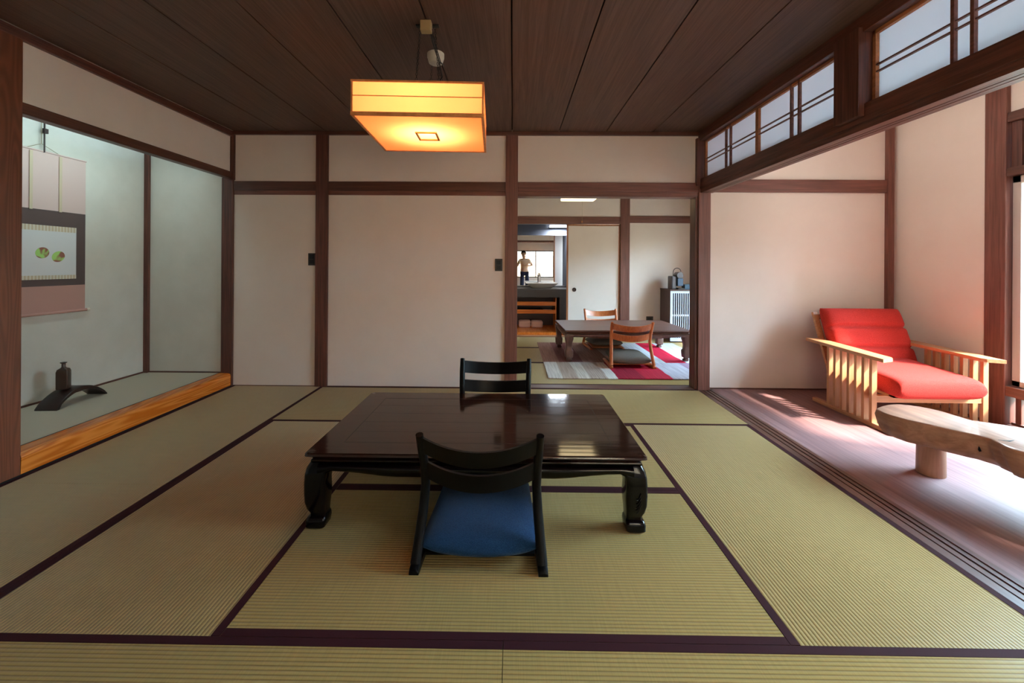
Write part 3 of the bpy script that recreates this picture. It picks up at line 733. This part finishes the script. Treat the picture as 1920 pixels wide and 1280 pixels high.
# ================================================================ PENDANT LAMP
t = thing('pendant_lamp', 'square box-shaped paper pendant lamp with orange glow under the ceiling', 'lamp', (-.503, 2.437, 1.905), .045)
h = .337; H = .180; fr = 'lamp_frame'
bm = BM()
for a in ((-h, -h, 0, h, -h+.014, .018), (-h, h-.014, 0, h, h, .018), (-h, -h+.014, 0, -h+.014, h-.014, .018), (h-.014, -h+.014, 0, h, h-.014, .018)): box(bm, a[:3], a[3:], .001)
obj('bottom_frame', bm, fr, t)
bm = BM()
for a in ((-h, -h, H-.010, h, -h+.014, H), (-h, h-.014, H-.010, h, h, H), (-h, -h+.014, H-.010, -h+.014, h-.014, H), (h-.014, -h+.014, H-.010, h, h-.014, H)): box(bm, a[:3], a[3:], .001)
obj('top_frame', bm, fr, t)
for x in (-h+.002, h-.010):
    for y in (-h+.002, h-.010): part('corner_strut', (x, y, .018), (x+.008, y+.008, H-.010), fr, t, 0)
bm = BM(); q = h-.006
box(bm, (-q, -q, .018), (q, -q+.002, H-.01)); box(bm, (-q, q-.002, .018), (q, q, H-.01)); box(bm, (-q, -q+.002, .018), (-q+.002, q-.002, H-.01)); box(bm, (q-.002, -q+.002, .018), (q, q-.002, H-.01))
obj('paper_side', bm, 'lamp_paper', t)
obj('paper_bottom', box(BM(), (-h+.012, -h+.012, .004), (h-.012, h-.012, .006)), 'lamp_paper', t)
bm = BM(); z = .098
for a in ((-q-.003, -q-.003, q+.003, -q), (-q-.003, q, q+.003, q+.003), (-q-.003, -q, -q, q), (q, -q, q+.003, q)): box(bm, (a[0], a[1], z), (a[2], a[3], z+.004))
obj('middle_strip', bm, fr, t)
c = .062; ry = .075
bm = BM(); 
for a in ((-c, -ry, c, -ry+.014), (-c, ry-.014, c, ry), (-c, -ry+.014, -c+.012, ry-.014), (c-.012, -ry+.014, c, ry-.014)): box(bm, (a[0], a[1], -.004), (a[2], a[3], .004), .001)
obj('centre_frame', bm, fr, t)
part('top_board', (-h+.010, -h+.010, H-.008), (h-.010, h-.010, H-.004), 'post_wood_x', t, 0)
bm = BM(); tube(bm, [(.13*math.cos(a*PI/16), .13*math.sin(a*PI/16), .075) for a in range(33)], .016, 10, cap=False); obj('ring_bulb', bm, 'lamp_core', t, smooth='all')
for x, y, x2, y2 in ((-.015, -.30, .0, -.27), (.105, -.30, .075, -.27), (-.04, .26, .02, .02), (.12, .26, .045, .02)):
    bm = BM(); p0 = Vector((x, y, H)); p1 = Vector((x2, y2, .490 if y < 0 else .452)); n = 22
    for i in range(n):   # chain links
        a = p0.lerp(p1, i/n); b_ = p0.lerp(p1, (i+1.25)/n); d_ = (b_-a); m_ = (a+b_)/2; s_ = Vector((.0045, 0, 0)) if i % 2 else Vector((0, .0045, 0))
        tube(bm, [a, m_-d_*.3+s_, m_+d_*.3+s_, b_, m_+d_*.3-s_, m_-d_*.3-s_, a], .0013, 5)
    obj('chain', bm, 'black_metal', t)
bm = BM(); tube(bm, [(.055, -.30, .462), (.062, -.26, .42), (.085, -.15, .36), (.088, -.05, .33), (.060, -.02, .30), (.02, -.10, .285), (-.005, -.14, .25), (-.004, -.15, H)], .004, 8); obj('power_cord', bm, 'dark_cord', t, smooth=True)
bm = BM(); tube(bm, [(.065, -.30, .462), (.072, -.24, .42), (.090, -.14, .37), (.098, -.04, .40), (.045, .0, .452)], .003, 8); obj('power_cord', bm, 'dark_cord', t, smooth=True)
bl = bpy.data.lights.new('pendant_bulb_light', 'POINT'); bl.energy = 20; bl.color = (1, .80, .56); bl.shadow_soft_size = .07
for k in range(1):
    bo = bpy.data.objects.new('pendant_bulb_light', bl); C.objects.link(bo); bo.location = (-.503, 2.40, 1.985)
o = part('ceiling_socket', (-.028, -.02, -.055), (.028, .02, 0), 'socket_box', None, .004); o.location = (-.452, 2.13, ZC); tag(o, 'small tan square socket block on the ceiling above the pendant lamp', 'socket')
o = part('ceiling_hook_plate', (-.06, -.012, -.006), (.06, .012, 0), 'black_metal', None, .001); o.location = (-.452, 2.165, ZC); tag(o, 'small dark hook bar on the ceiling behind the tan socket block', 'bracket')
bm = BM(); lathe(bm, [(.045, 0), (.050, -.004), (.050, -.028), (.047, -.032), (.047, -.036), (.040, -.058), (.034, -.062), (.004, -.063)]); o = obj('ceiling_rose', bm, 'ivory', smooth=True, loc=(-.462, 2.45, ZC)); tag(o, 'round white plastic ceiling rose above the pendant lamp', 'ceiling rose')

# ================================================================ SWITCHES
def switch(x, z, y, label, w=.070, hh=.115):
    t = thing('light_switch', label, 'switch', (x, y, z)); part('switch_plate', (-w/2, -.009, -hh/2), (w/2, 0, hh/2), 'switch', t)
    part('rocker', (-w*.28, -.012, .004), (w*.28, -.009, hh*.36), 'black_metal', t, .001); part('rocker', (-w*.28, -.012, -hh*.36), (w*.28, -.009, -.004), 'black_metal', t, .001)
switch(-1.8925, 1.196, YB, 'dark wall switch partly behind the second post from the left')
switch(-.131, 1.154, YB, 'dark wall switch just left of the doorway post')
t = thing('wall_outlet', 'small dark wall outlet behind the far room table', 'outlet', (2.222, FB, .304)); part('outlet_plate', (-.055, -.009, -.035), (.055, 0, .035), 'switch', t)
part('outlet_face', (-.03, -.012, -.018), (.03, -.009, .018), 'black_metal', t)

# ================================================================ HANGING SCROLL
SX = -3.462
t = thing('hanging_scroll', 'pink paper hanging scroll with a small picture of two green round fruits', 'scroll', (SX, 3.0, 0))
def sheet(name, y0, y1, z0, z1, mat_, dx, th=.0015): return obj(name, box(BM(), (dx, y0, z0), (dx+th, y1, z1)), mat_, t)
sheet('top_paper', -.315, .320, 1.54, 1.965, 'pink_paper', .004); sheet('middle_cloth', -.315, .320, .975, 1.54, 'scroll_dark', .004); sheet('bottom_paper', -.315, .320, .775, .975, 'rose_paper', .004)
sheet('picture', -.25, .249, 1.055, 1.385, 'art_paper', .0056)
def band(z0, z1):
    b_ = sheet('gold_band', -.25, .249, z0, z1, 'gold_band', .0056)
    bm = BM(); y = -.245
    while y < .24: box(bm, (.0072, y, z0), (.0078, y+.010, z1)); y += .022
    obj('band_stripe', bm, 'ivory', b_)
band(1.385, 1.425); band(1.025, 1.055)
for y in (-.070+.005, .130):
    b_ = obj('hanging_ribbon', box(BM(), (.010, y-.010, 1.535), (.012, y+.010, 1.955)), 'gold_band', t)
bm = BM(); tube(bm, [(.006, -.33, .772), (.006, .33, .772)], .011, 12); obj('roller', bm, 'rose_paper', t, smooth=True)
bm = BM(); tube(bm, [(.006, .33, .772), (.006, .352, .772)], .013, 12); obj('roller_knob', bm, 'ivory', t, smooth=True)
bm = BM(); tube(bm, [(.006, -.33, .772), (.006, -.352, .772)], .013, 12); obj('roller_knob', bm, 'ivory', t, smooth=True)
bm = BM(); tube(bm, [(.006, -.318, 1.967), (.006, .323, 1.967)], .006, 10); obj('top_rod', bm, 'pink_paper', t, smooth=True)
bm = BM(); tube(bm, [(.008, -.09, 1.970), (.010, .0, 2.02), (.008, .12, 1.970)], .002, 6); tube(bm, [(.010, .0, 2.02), (.008, .0, 2.50)], .002, 6); obj('hanging_cord', bm, 'cord', t)
bm = BM(); tube(bm, [(.012, .018, 1.96), (.012, .018, 2.50)], .005, 8); box(bm, (.006, .008, 2.10), (.024, .034, 2.135)); obj('hanger_rod', bm, 'handle_metal', t)
def fruit(y, z, rx, rz, rot, nm):
    bm = BM(); v = [bm.verts.new((.0074, y+rx*math.cos(a)*math.cos(rot)-rz*math.sin(a)*math.sin(rot), z+rx*math.cos(a)*math.sin(rot)+rz*math.sin(a)*math.cos(rot))) for a in [2*PI*i/28 for i in range(28)]]
    f = bm.faces.new(v); r = bmesh.ops.extrude_face_region(bm, geom=[f]); bmesh.ops.translate(bm, verts=[e for e in r['geom'] if isinstance(e, bmesh.types.BMVert)], vec=(.0006, 0, 0)); return obj(nm, bm, 'fruit_paint', t)
noise_mat('fruit_paint', srgb(168, 212, 118), srgb(150, 96, 80), scale=(9, 9, 9), rough=.9, bump=0, detail=1, nscale=1.5, lo=.43, hi=.48, dist=.3)
fruit(.012, 1.222, .046, .040, .3, 'painted_fruit'); fruit(.120, 1.196, .047, .039, .5, 'painted_fruit')

# ================================================================ FLOWER VASE ON ARCH STAND
t = thing('arched_stand', 'dark lacquered wooden arch-shaped stand on the alcove floor', 'stand', (-3.255, 3.045, .1185), .06)
bm = BM(); rings = []; n = 20
for i in range(n+1):
    s = -1+2*i/n; y = s*.192; zt = .018+.098*(1-abs(s)**2.1); th = .020+.010*(1-abs(s))
    zb = max(.0, zt-th) if abs(s) < .9 else 0
    if i in (0, n): zt = .012; zb = 0
    wx = .062+.012*abs(s)
    rings.append([(-wx, y, zb), (wx, y, zb), (wx, y, zt-.003), (wx-.004, y, zt), (-wx+.004, y, zt), (-wx, y, zt-.003)])
loft(bm, rings); obj('arch_board', bm, 'stand_lacquer', t, smooth=True)
t = thing('bud_vase', 'brown square-shouldered bottle vase standing on the arched stand', 'vase', (-3.262, 2.985, .2345), .5)
bm = BM(); loft(bm, [rsq(0, 0, .029, .029, 0, .15), rsq(0, 0, .032, .032, .006, .15), rsq(0, 0, .032, .032, .125, .15), rsq(0, 0, .028, .028, .142, .25), rsq(0, 0, .016, .016, .152, .9), rsq(0, 0, .011, .011, .160, .99), rsq(0, 0, .011, .011, .182, .99)])
obj('vase_body', bm, 'vase_glaze', t, smooth=True)
bm = BM(); loft(bm, [rsq(0, 0, .011, .011, .182, .99), rsq(0, 0, .019, .019, .188, .99), rsq(0, 0, .019, .019, .192, .99), rsq(0, 0, .008, .008, .192, .99), rsq(0, 0, .007, .007, .17, .99)]); obj('vase_lip', bm, 'vase_glaze', t, smooth=True)

# ================================================================ RED ARMCHAIR
t = thing('armchair', 'red cushioned wooden armchair with slatted sides on the veranda', 'armchair', (2.995, 3.26, .006), .0)
def cushion(name, outline_fn, parent, mat_):
    pass
for s in (-1, 1):
    xo = s*.372; xs = s*.395
    # armrest: tapered plank falling slightly to the front
    bm = BM(); pl_ = [(-.056, .40), (.058, .40), (.062, .0), (.062, -.29), (.046, -.318), (-.050, -.352), (-.058, 0)]
    if s > 0: pass
    top = []; n = len(pl_)
    def az(y): return .508+.020*(y+.375)/.775
    a_ = [bm.verts.new((xo-s*p[0]*1.0, p[1], az(p[1])-.024)) for p in pl_]; b_ = [bm.verts.new((xo-s*p[0], p[1], az(p[1]))) for p in pl_]
    bm.faces.new(a_); bm.faces.new(b_[::-1])
    for i in range(n): bm.faces.new((a_[i], a_[(i+1) % n], b_[(i+1) % n], b_[i]))
    obj('armrest', bm, 'ash_wood_y', t)
    bm = BM(); box(bm, (xs-.018, -.42, 0), (xs+.018, .34, .032), .004); obj('floor_runner', bm, 'ash_wood_y', t)
    for k in range(7):
        y = .165-k*.0675
        bm = BM(); box(bm, (xs-.019, y-.012, .030), (xs+.019, y+.012, az(y)-.022), .002); obj('side_slat', bm, 'ash_wood_z', t)
for y in (-.23, .16): part('seat_rail', (-.377, y-.016, .175), (.377, y+.016, .225), 'ash_wood_x', t)
bm = BM(); box(bm, (-.30, -.30, .225), (-.26, .30, .245)); box(bm, (.26, -.30, .225), (.30, .30, .245)); box(bm, (-.30, -.30, .225), (.30, -.26, .245)); obj('seat_frame', bm, 'ash_wood_y', t)
def soft_box(name, w_, d_, h_, mat_, parent, loc, rx, channels=0, power=8):
    bm = BM(); nx, ny = 20, 36 if channels else 20; g_ = {}
    for side in (0, 1):
        for i in range(nx+1):
            for j in range(ny+1):
                u = math.sin((-1+2*i/nx)*PI/2)
                v = -1+2*j/ny if channels else math.sin((-1+2*j/ny)*PI/2)
                rim = i in (0, nx) or j in (0, ny)
                if side == 0 and rim: continue
                ed = (max(0, 1-abs(u)**power)*max(0, 1-abs(v)**power))**.36
                z = (h_/2)*ed if side else -(h_/2)*ed
                if channels and side:
                    q_ = (v+1)/2*channels; f_ = abs(q_-round(q_)); 
                    if 0 < round(q_) < channels: z -= .026*max(0, 1-f_/.10)**.8
                g_[(side, i, j)] = bm.verts.new((u*w_/2, v*d_/2, z))
    G = lambda s_, i, j: g_.get((s_, i, j)) or g_[(1, i, j)]
    for side in (0, 1):
        for i in range(nx):
            for j in range(ny):
                f = [G(side, i, j), G(side, i+1, j), G(side, i+1, j+1), G(side, i, j+1)]
                bm.faces.new(f if side else f[::-1])
    o = obj(name, bm, mat_, parent, smooth='all'); o.location = loc; o.rotation_euler = (rx, 0, 0); return o
soft_box('seat_cushion', .60, .68, .150, 'red_fabric', t, (-.02, -.03, .318), math.radians(4), power=14)
soft_box('back_cushion', .655, .52, .16, 'red_fabric', t, (.022, .305, .545), math.radians(68), channels=3, power=6)
bm = BM(); box(bm, (-.31, -.27, -.012), (-.27, .26, .012)); box(bm, (.27, -.27, -.012), (.31, .26, .012)); box(bm, (-.27, .20, -.012), (.27, .24, .012)); box(bm, (-.27, -.12, -.012), (.27, -.08, .012))
o = obj('back_frame', bm, 'ash_wood_z', t); o.location = (0, .395, .50); o.rotation_euler = (math.radians(68), 0, 0)

# ================================================================ LIVE EDGE BENCH TABLE
t = thing('slab_table', 'low natural-edge wooden slab table on round leg in front of the armchair', 'table', (2.35, 2.1, .006))
back = [(2.10, 2.415), (2.18, 2.466), (2.286, 2.498), (2.378, 2.463), (2.431, 2.393), (2.447, 2.30), (2.455, 2.245), (2.489, 2.224), (2.564, 2.175), (2.62, 2.12), (2.70, 2.0), (2.77, 1.80), (2.78, 1.60), (2.72, 1.44), (2.62, 1.37)]
front = [(2.080, 2.36), (2.084, 2.300), (2.111, 2.244), (2.139, 2.2), (2.184, 2.144), (2.229, 2.085), (2.262, 2.040), (2.279, 2.005), (2.264, 1.960), (2.246, 1.905), (2.271, 1.85), (2.33, 1.72), (2.40, 1.56), (2.50, 1.42)]
base_ring = front + back[::-1]; m0 = len(base_ring); ring = []
for i in range(m0):      # smooth the outline
    p0, p1, p2, p3 = [Vector(base_ring[(i+k) % m0]) for k in (-1, 0, 1, 2)]
    for u in (0, .25, .5, .75):
        q = .5*((2*p1)+(p2-p0)*u+(2*p0-5*p1+4*p2-p3)*u*u+(3*p1-p0-3*p2+p3)*u**3); ring.append((q.x-2.35, q.y-2.1))
n = len(ring)
def inset(i, k, wob):
    j = (i+1) % n; h_ = (i-1) % n; tx = ring[j][0]-ring[h_][0]; ty = ring[j][1]-ring[h_][1]; L = math.hypot(tx, ty) or 1; s_ = k+wob*math.sin(i*.61)+wob*.7*math.sin(i*1.37+1)
    return (ring[i][0]-ty/L*s_, ring[i][1]+tx/L*s_)
bm = BM()
lv = [(.334, .006, .0), (.329, .0, .001), (.305, -.004, .004), (.270, .006, .006), (.235, .018, .007), (.208, .034, .006), (.200, .050, .003)]
loft(bm, [[inset(i, k, wb)+(z,) for i in range(n)] for z, k, wb in lv]); s = obj('slab_top', bm, 'slab_wood_y', t, smooth=True)
bm = BM(); tube(bm, [(2.272-2.35, 2.036-2.1, .330), (2.276-2.35, 2.040-2.1, .30), (2.284-2.35, 2.046-2.1, .262), (2.296-2.35, 2.056-2.1, .235)], [.003, .008, .012, .004], 8); obj('edge_crack', bm, 'gap', s)
bm = BM(); tube(bm, [(2.30-2.35, 1.99-2.1, .3335), (2.33-2.35, 1.975-2.1, .3335), (2.37-2.35, 1.985-2.1, .3335)], [.003, .007, .002], 8, ry=.3); obj('edge_crack', bm, 'gap', s)
for x, y in ((-.014, .240), (.26, -.42)):
    bm = BM(); lathe(bm, [(.060, 0), (.062, .004), (.060, .199)], 28, (x, y)); obj('leg', bm, 'slab_wood_z', t, smooth=True)

# ================================================================ CABINET, COFFEE MACHINE, BOX
t = thing('slatted_cabinet', 'dark brown cabinet with pale vertical slatted front in the far room corner', 'cabinet', (2.385, 6.30, 0))
part('cabinet_body', (0, .02, .02), (.56, .43, .775), 'cabinet_brown', t); part('cabinet_top', (-.005, .0, .776), (.565, .43, .80), 'cabinet_brown', t)
d_ = part('door_back', (.03, .008, .06), (.53, .019, .76), 'louver_dark', t, 0)
bm = BM()
for a in ((.0, -.004, .02, .035, .018, .776), (.525, -.004, .02, .56, .018, .776), (.035, -.004, .745, .525, .018, .776), (.035, -.004, .02, .525, .018, .07)): box(bm, a[:3], a[3:])
obj('door_frame', bm, 'louver', t)
for i in range(15): part('door_slat', (.052+i*.032, -.006, .07), (.064+i*.032, .006, .745), 'louver', t, .001)
part('middle_rail', (.035, -.001, .40), (.525, .007, .425), 'louver', t)
t = thing('coffee_machine', 'small grey capsule coffee machine with looped handle on the slatted cabinet', 'coffee machine', (2.50, 6.44, .80))
part('machine_body', (-.065, -.06, 0), (.01, .12, .20), 'machine_grey', t, .015); part('front_block', (.012, -.09, .05), (.10, .09, .17), 'machine_blue', t, .01)
bm = BM(); tube(bm, [(.055, -.08, .215), (.055, .06, .215)], .048, 20); obj('capsule_head', bm, 'machine_grey', t, smooth=True)
bm = BM(); tube(bm, [(-.030, -.02, .18)]+[(.030-.060*math.cos(a*PI/10), -.02, .26+.065*math.sin(a*PI/10)) for a in range(11)]+[(.090, -.02, .18)], .005, 8); obj('loop_handle', bm, 'black_metal', t, smooth=True)
part('drip_tray', (.005, -.13, 0), (.105, .06, .022), 'black_metal', t, .003)
t = thing('capsule_box', 'small blue box beside the coffee machine on the slatted cabinet', 'box', (2.71, 6.42, .80)); part('box_body', (-.085, -.06, 0), (.085, .06, .060), 'pod_box', t, .003); part('box_lid', (-.087, -.062, .061), (.087, .062, .076), 'pod_box', t, .003)

# ================================================================ PERSON (seen in the washroom mirror)
def skinned(name, chains, mat_, parent=None, sub=2):
    me = bpy.data.meshes.new(name); vs = []; es = []; rs = []; idx = {}
    for ch in chains:
        prev = None
        for p in ch:
            key = tuple(round(c_, 4) for c_ in p[:3])
            if key not in idx: idx[key] = len(vs); vs.append(p[:3]); rs.append(p[3])
            if prev is not None: es.append((prev, idx[key]))
            prev = idx[key]
    me.from_pydata(vs, es, []); me.materials.append(M[mat_])
    o = bpy.data.objects.new(name, me); C.objects.link(o)
    if parent: o.parent = parent
    sk = o.modifiers.new('skin', 'SKIN'); sk.use_smooth_shade = True
    for i, v in enumerate(me.skin_vertices[0].data): v.radius = (rs[i], rs[i]*(.8 if rs[i] > .09 else 1)); v.use_root = (i == 0)
    s_ = o.modifiers.new('sub', 'SUBSURF'); s_.levels = sub; s_.render_levels = sub
    return o
pt = thing('person', 'person in loose beige short-sleeved shirt and dark trousers, reflected in the washroom mirror, leaning forward', 'person', (.46, -.30, 0))
hipL, hipR = (-.09, -.02, .90, .085), (.09, -.02, .90, .085)
pel = (0, -.03, .95, .13); wa = (-.01, -.01, 1.08, .125); ch_ = (-.02, .03, 1.25, .145); nk0 = (-.03, .07, 1.38, .075); nk = (-.035, .10, 1.45, .05); hd0 = (-.04, .125, 1.51, .068); hd1 = (-.045, .13, 1.58, .088); hd2 = (-.045, .125, 1.65, .060)
shL, shR = (-.18, .06, 1.34, .055), (.15, .06, 1.34, .055)
elL, elR = (-.28, .10, 1.13, .040), (.30, .02, 1.16, .040)
wrL, wrR = (-.36, .16, 1.06, .026), (.10, .17, 1.14, .026)
def fingers(w_, dx, dy):
    x, y, z = w_[:3]; palm = (x+dx*.05, y+dy*.05, z+.01, .028); out = [[w_, palm]]
    for i in range(4):
        o_ = (i-1.5)*.019; ln = (.030, .036, .034, .027)[i]; px, py = -dy*o_, dx*o_
        b_ = (palm[0]+dx*.03+px, palm[1]+dy*.03+py, palm[2], .010)
        out.append([palm, b_, (b_[0]+dx*ln, b_[1]+dy*ln, b_[2]-.010, .009), (b_[0]+dx*ln*1.5, b_[1]+dy*ln*1.5, b_[2]-.035, .008)])
    out.append([palm, (palm[0]-dy*.032, palm[1]+dx*.032, palm[2]+.012, .010), (palm[0]-dy*.045+dx*.025, palm[1]+dx*.045+dy*.025, palm[2]+.010, .009)])
    return out
body = skinned('body', [[pel, wa, ch_, nk0, nk, hd0, hd1, hd2], [ch_, shL, elL, wrL], [ch_, shR, elR, wrR], [pel, hipL, (-.10, .0, .50, .060), (-.10, -.02, .10, .042), (-.10, .0, .045, .036), (-.10, .13, .035, .030)], [pel, hipR, (.10, .0, .50, .060), (.10, -.02, .10, .042), (.10, .0, .045, .036), (.10, .13, .035, .030)], [hd0, (-.045, .205, 1.535, .022)], [hd1, (-.047, .222, 1.57, .012)], [hd1, (-.135, .12, 1.57, .014)], [hd1, (.045, .12, 1.57, .014)]]+fingers(wrL, -.5, .86)+fingers(wrR, -.85, .5), 'skin', pt)
skinned('shirt', [[(0, -.03, .96, .155), (-.01, -.01, 1.10, .150), (-.02, .03, 1.26, .165), (-.03, .06, 1.36, .10)], [(-.02, .03, 1.26, .165), (-.18, .06, 1.34, .080), (-.245, .09, 1.20, .085)], [(-.02, .03, 1.26, .165), (.15, .06, 1.34, .080), (.24, .04, 1.22, .085)]], 'shirt', pt)
skinned('trousers', [[(0, -.03, .93, .150), (-.09, -.02, .84, .105), (-.10, .0, .50, .082), (-.10, -.02, .10, .070)], [(0, -.03, .93, .150), (.09, -.02, .84, .105), (.10, .0, .50, .082), (.10, -.02, .10, .070)]], 'trousers', pt)
bm = BM(); bmesh.ops.create_uvsphere(bm, u_segments=20, v_segments=14, radius=.105)
for v in bm.verts:
    v.co.z = v.co.z*1.12 if v.co.z > -.03 else -.03+(v.co.z+.03)*.6
    if v.co.y > .03 and v.co.z < .035: v.co.y = .03
o = obj('hair', bm, 'hair', pt, smooth='all'); o.location = (-.045, .105, 1.615)
for sx in (-.033, .033):
    bm = BM(); bmesh.ops.create_uvsphere(bm, u_segments=10, v_segments=8, radius=.010); o = obj('eye', bm, 'hair', pt, smooth='all'); o.location = (-.045+sx, .207, 1.59)
bm = BM(); tube(bm, [(-.070, .212, 1.530), (-.046, .224, 1.528), (-.022, .212, 1.530)], .005, 6); obj('mouth', bm, plain('lips', srgb(170, 90, 84), .5), pt, smooth='all')

# ================================================================ ALCOVE LIGHT
t = thing('alcove_light', 'hidden tube lamp behind the lintel of the alcove', 'lamp', (-2.80, 3.0, 2.14))
bm = BM(); tube(bm, [(0, -.5, 0), (0, .5, 0)], .012, 10); obj('lamp_tube', bm, plain('tube_cyan', (.7, 1, 1, 1), .5, emit=(.45, .95, 1, 1), estr=3), t, smooth=True)
part('lamp_holder', (.014, -.52, -.03), (.04, .52, .03), 'ivory', t)
al = bpy.data.lights.new('alcove_tube_light', 'AREA'); al.shape = 'RECTANGLE'; al.size = .05; al.size_y = 1.0; al.energy = 5.6; al.color = (.68, .97, 1.0)
ao = bpy.data.objects.new('alcove_tube_light', al); C.objects.link(ao); ao.location = (-2.835, 3.0, 2.13); ao.rotation_euler = (0, math.radians(55), 0)
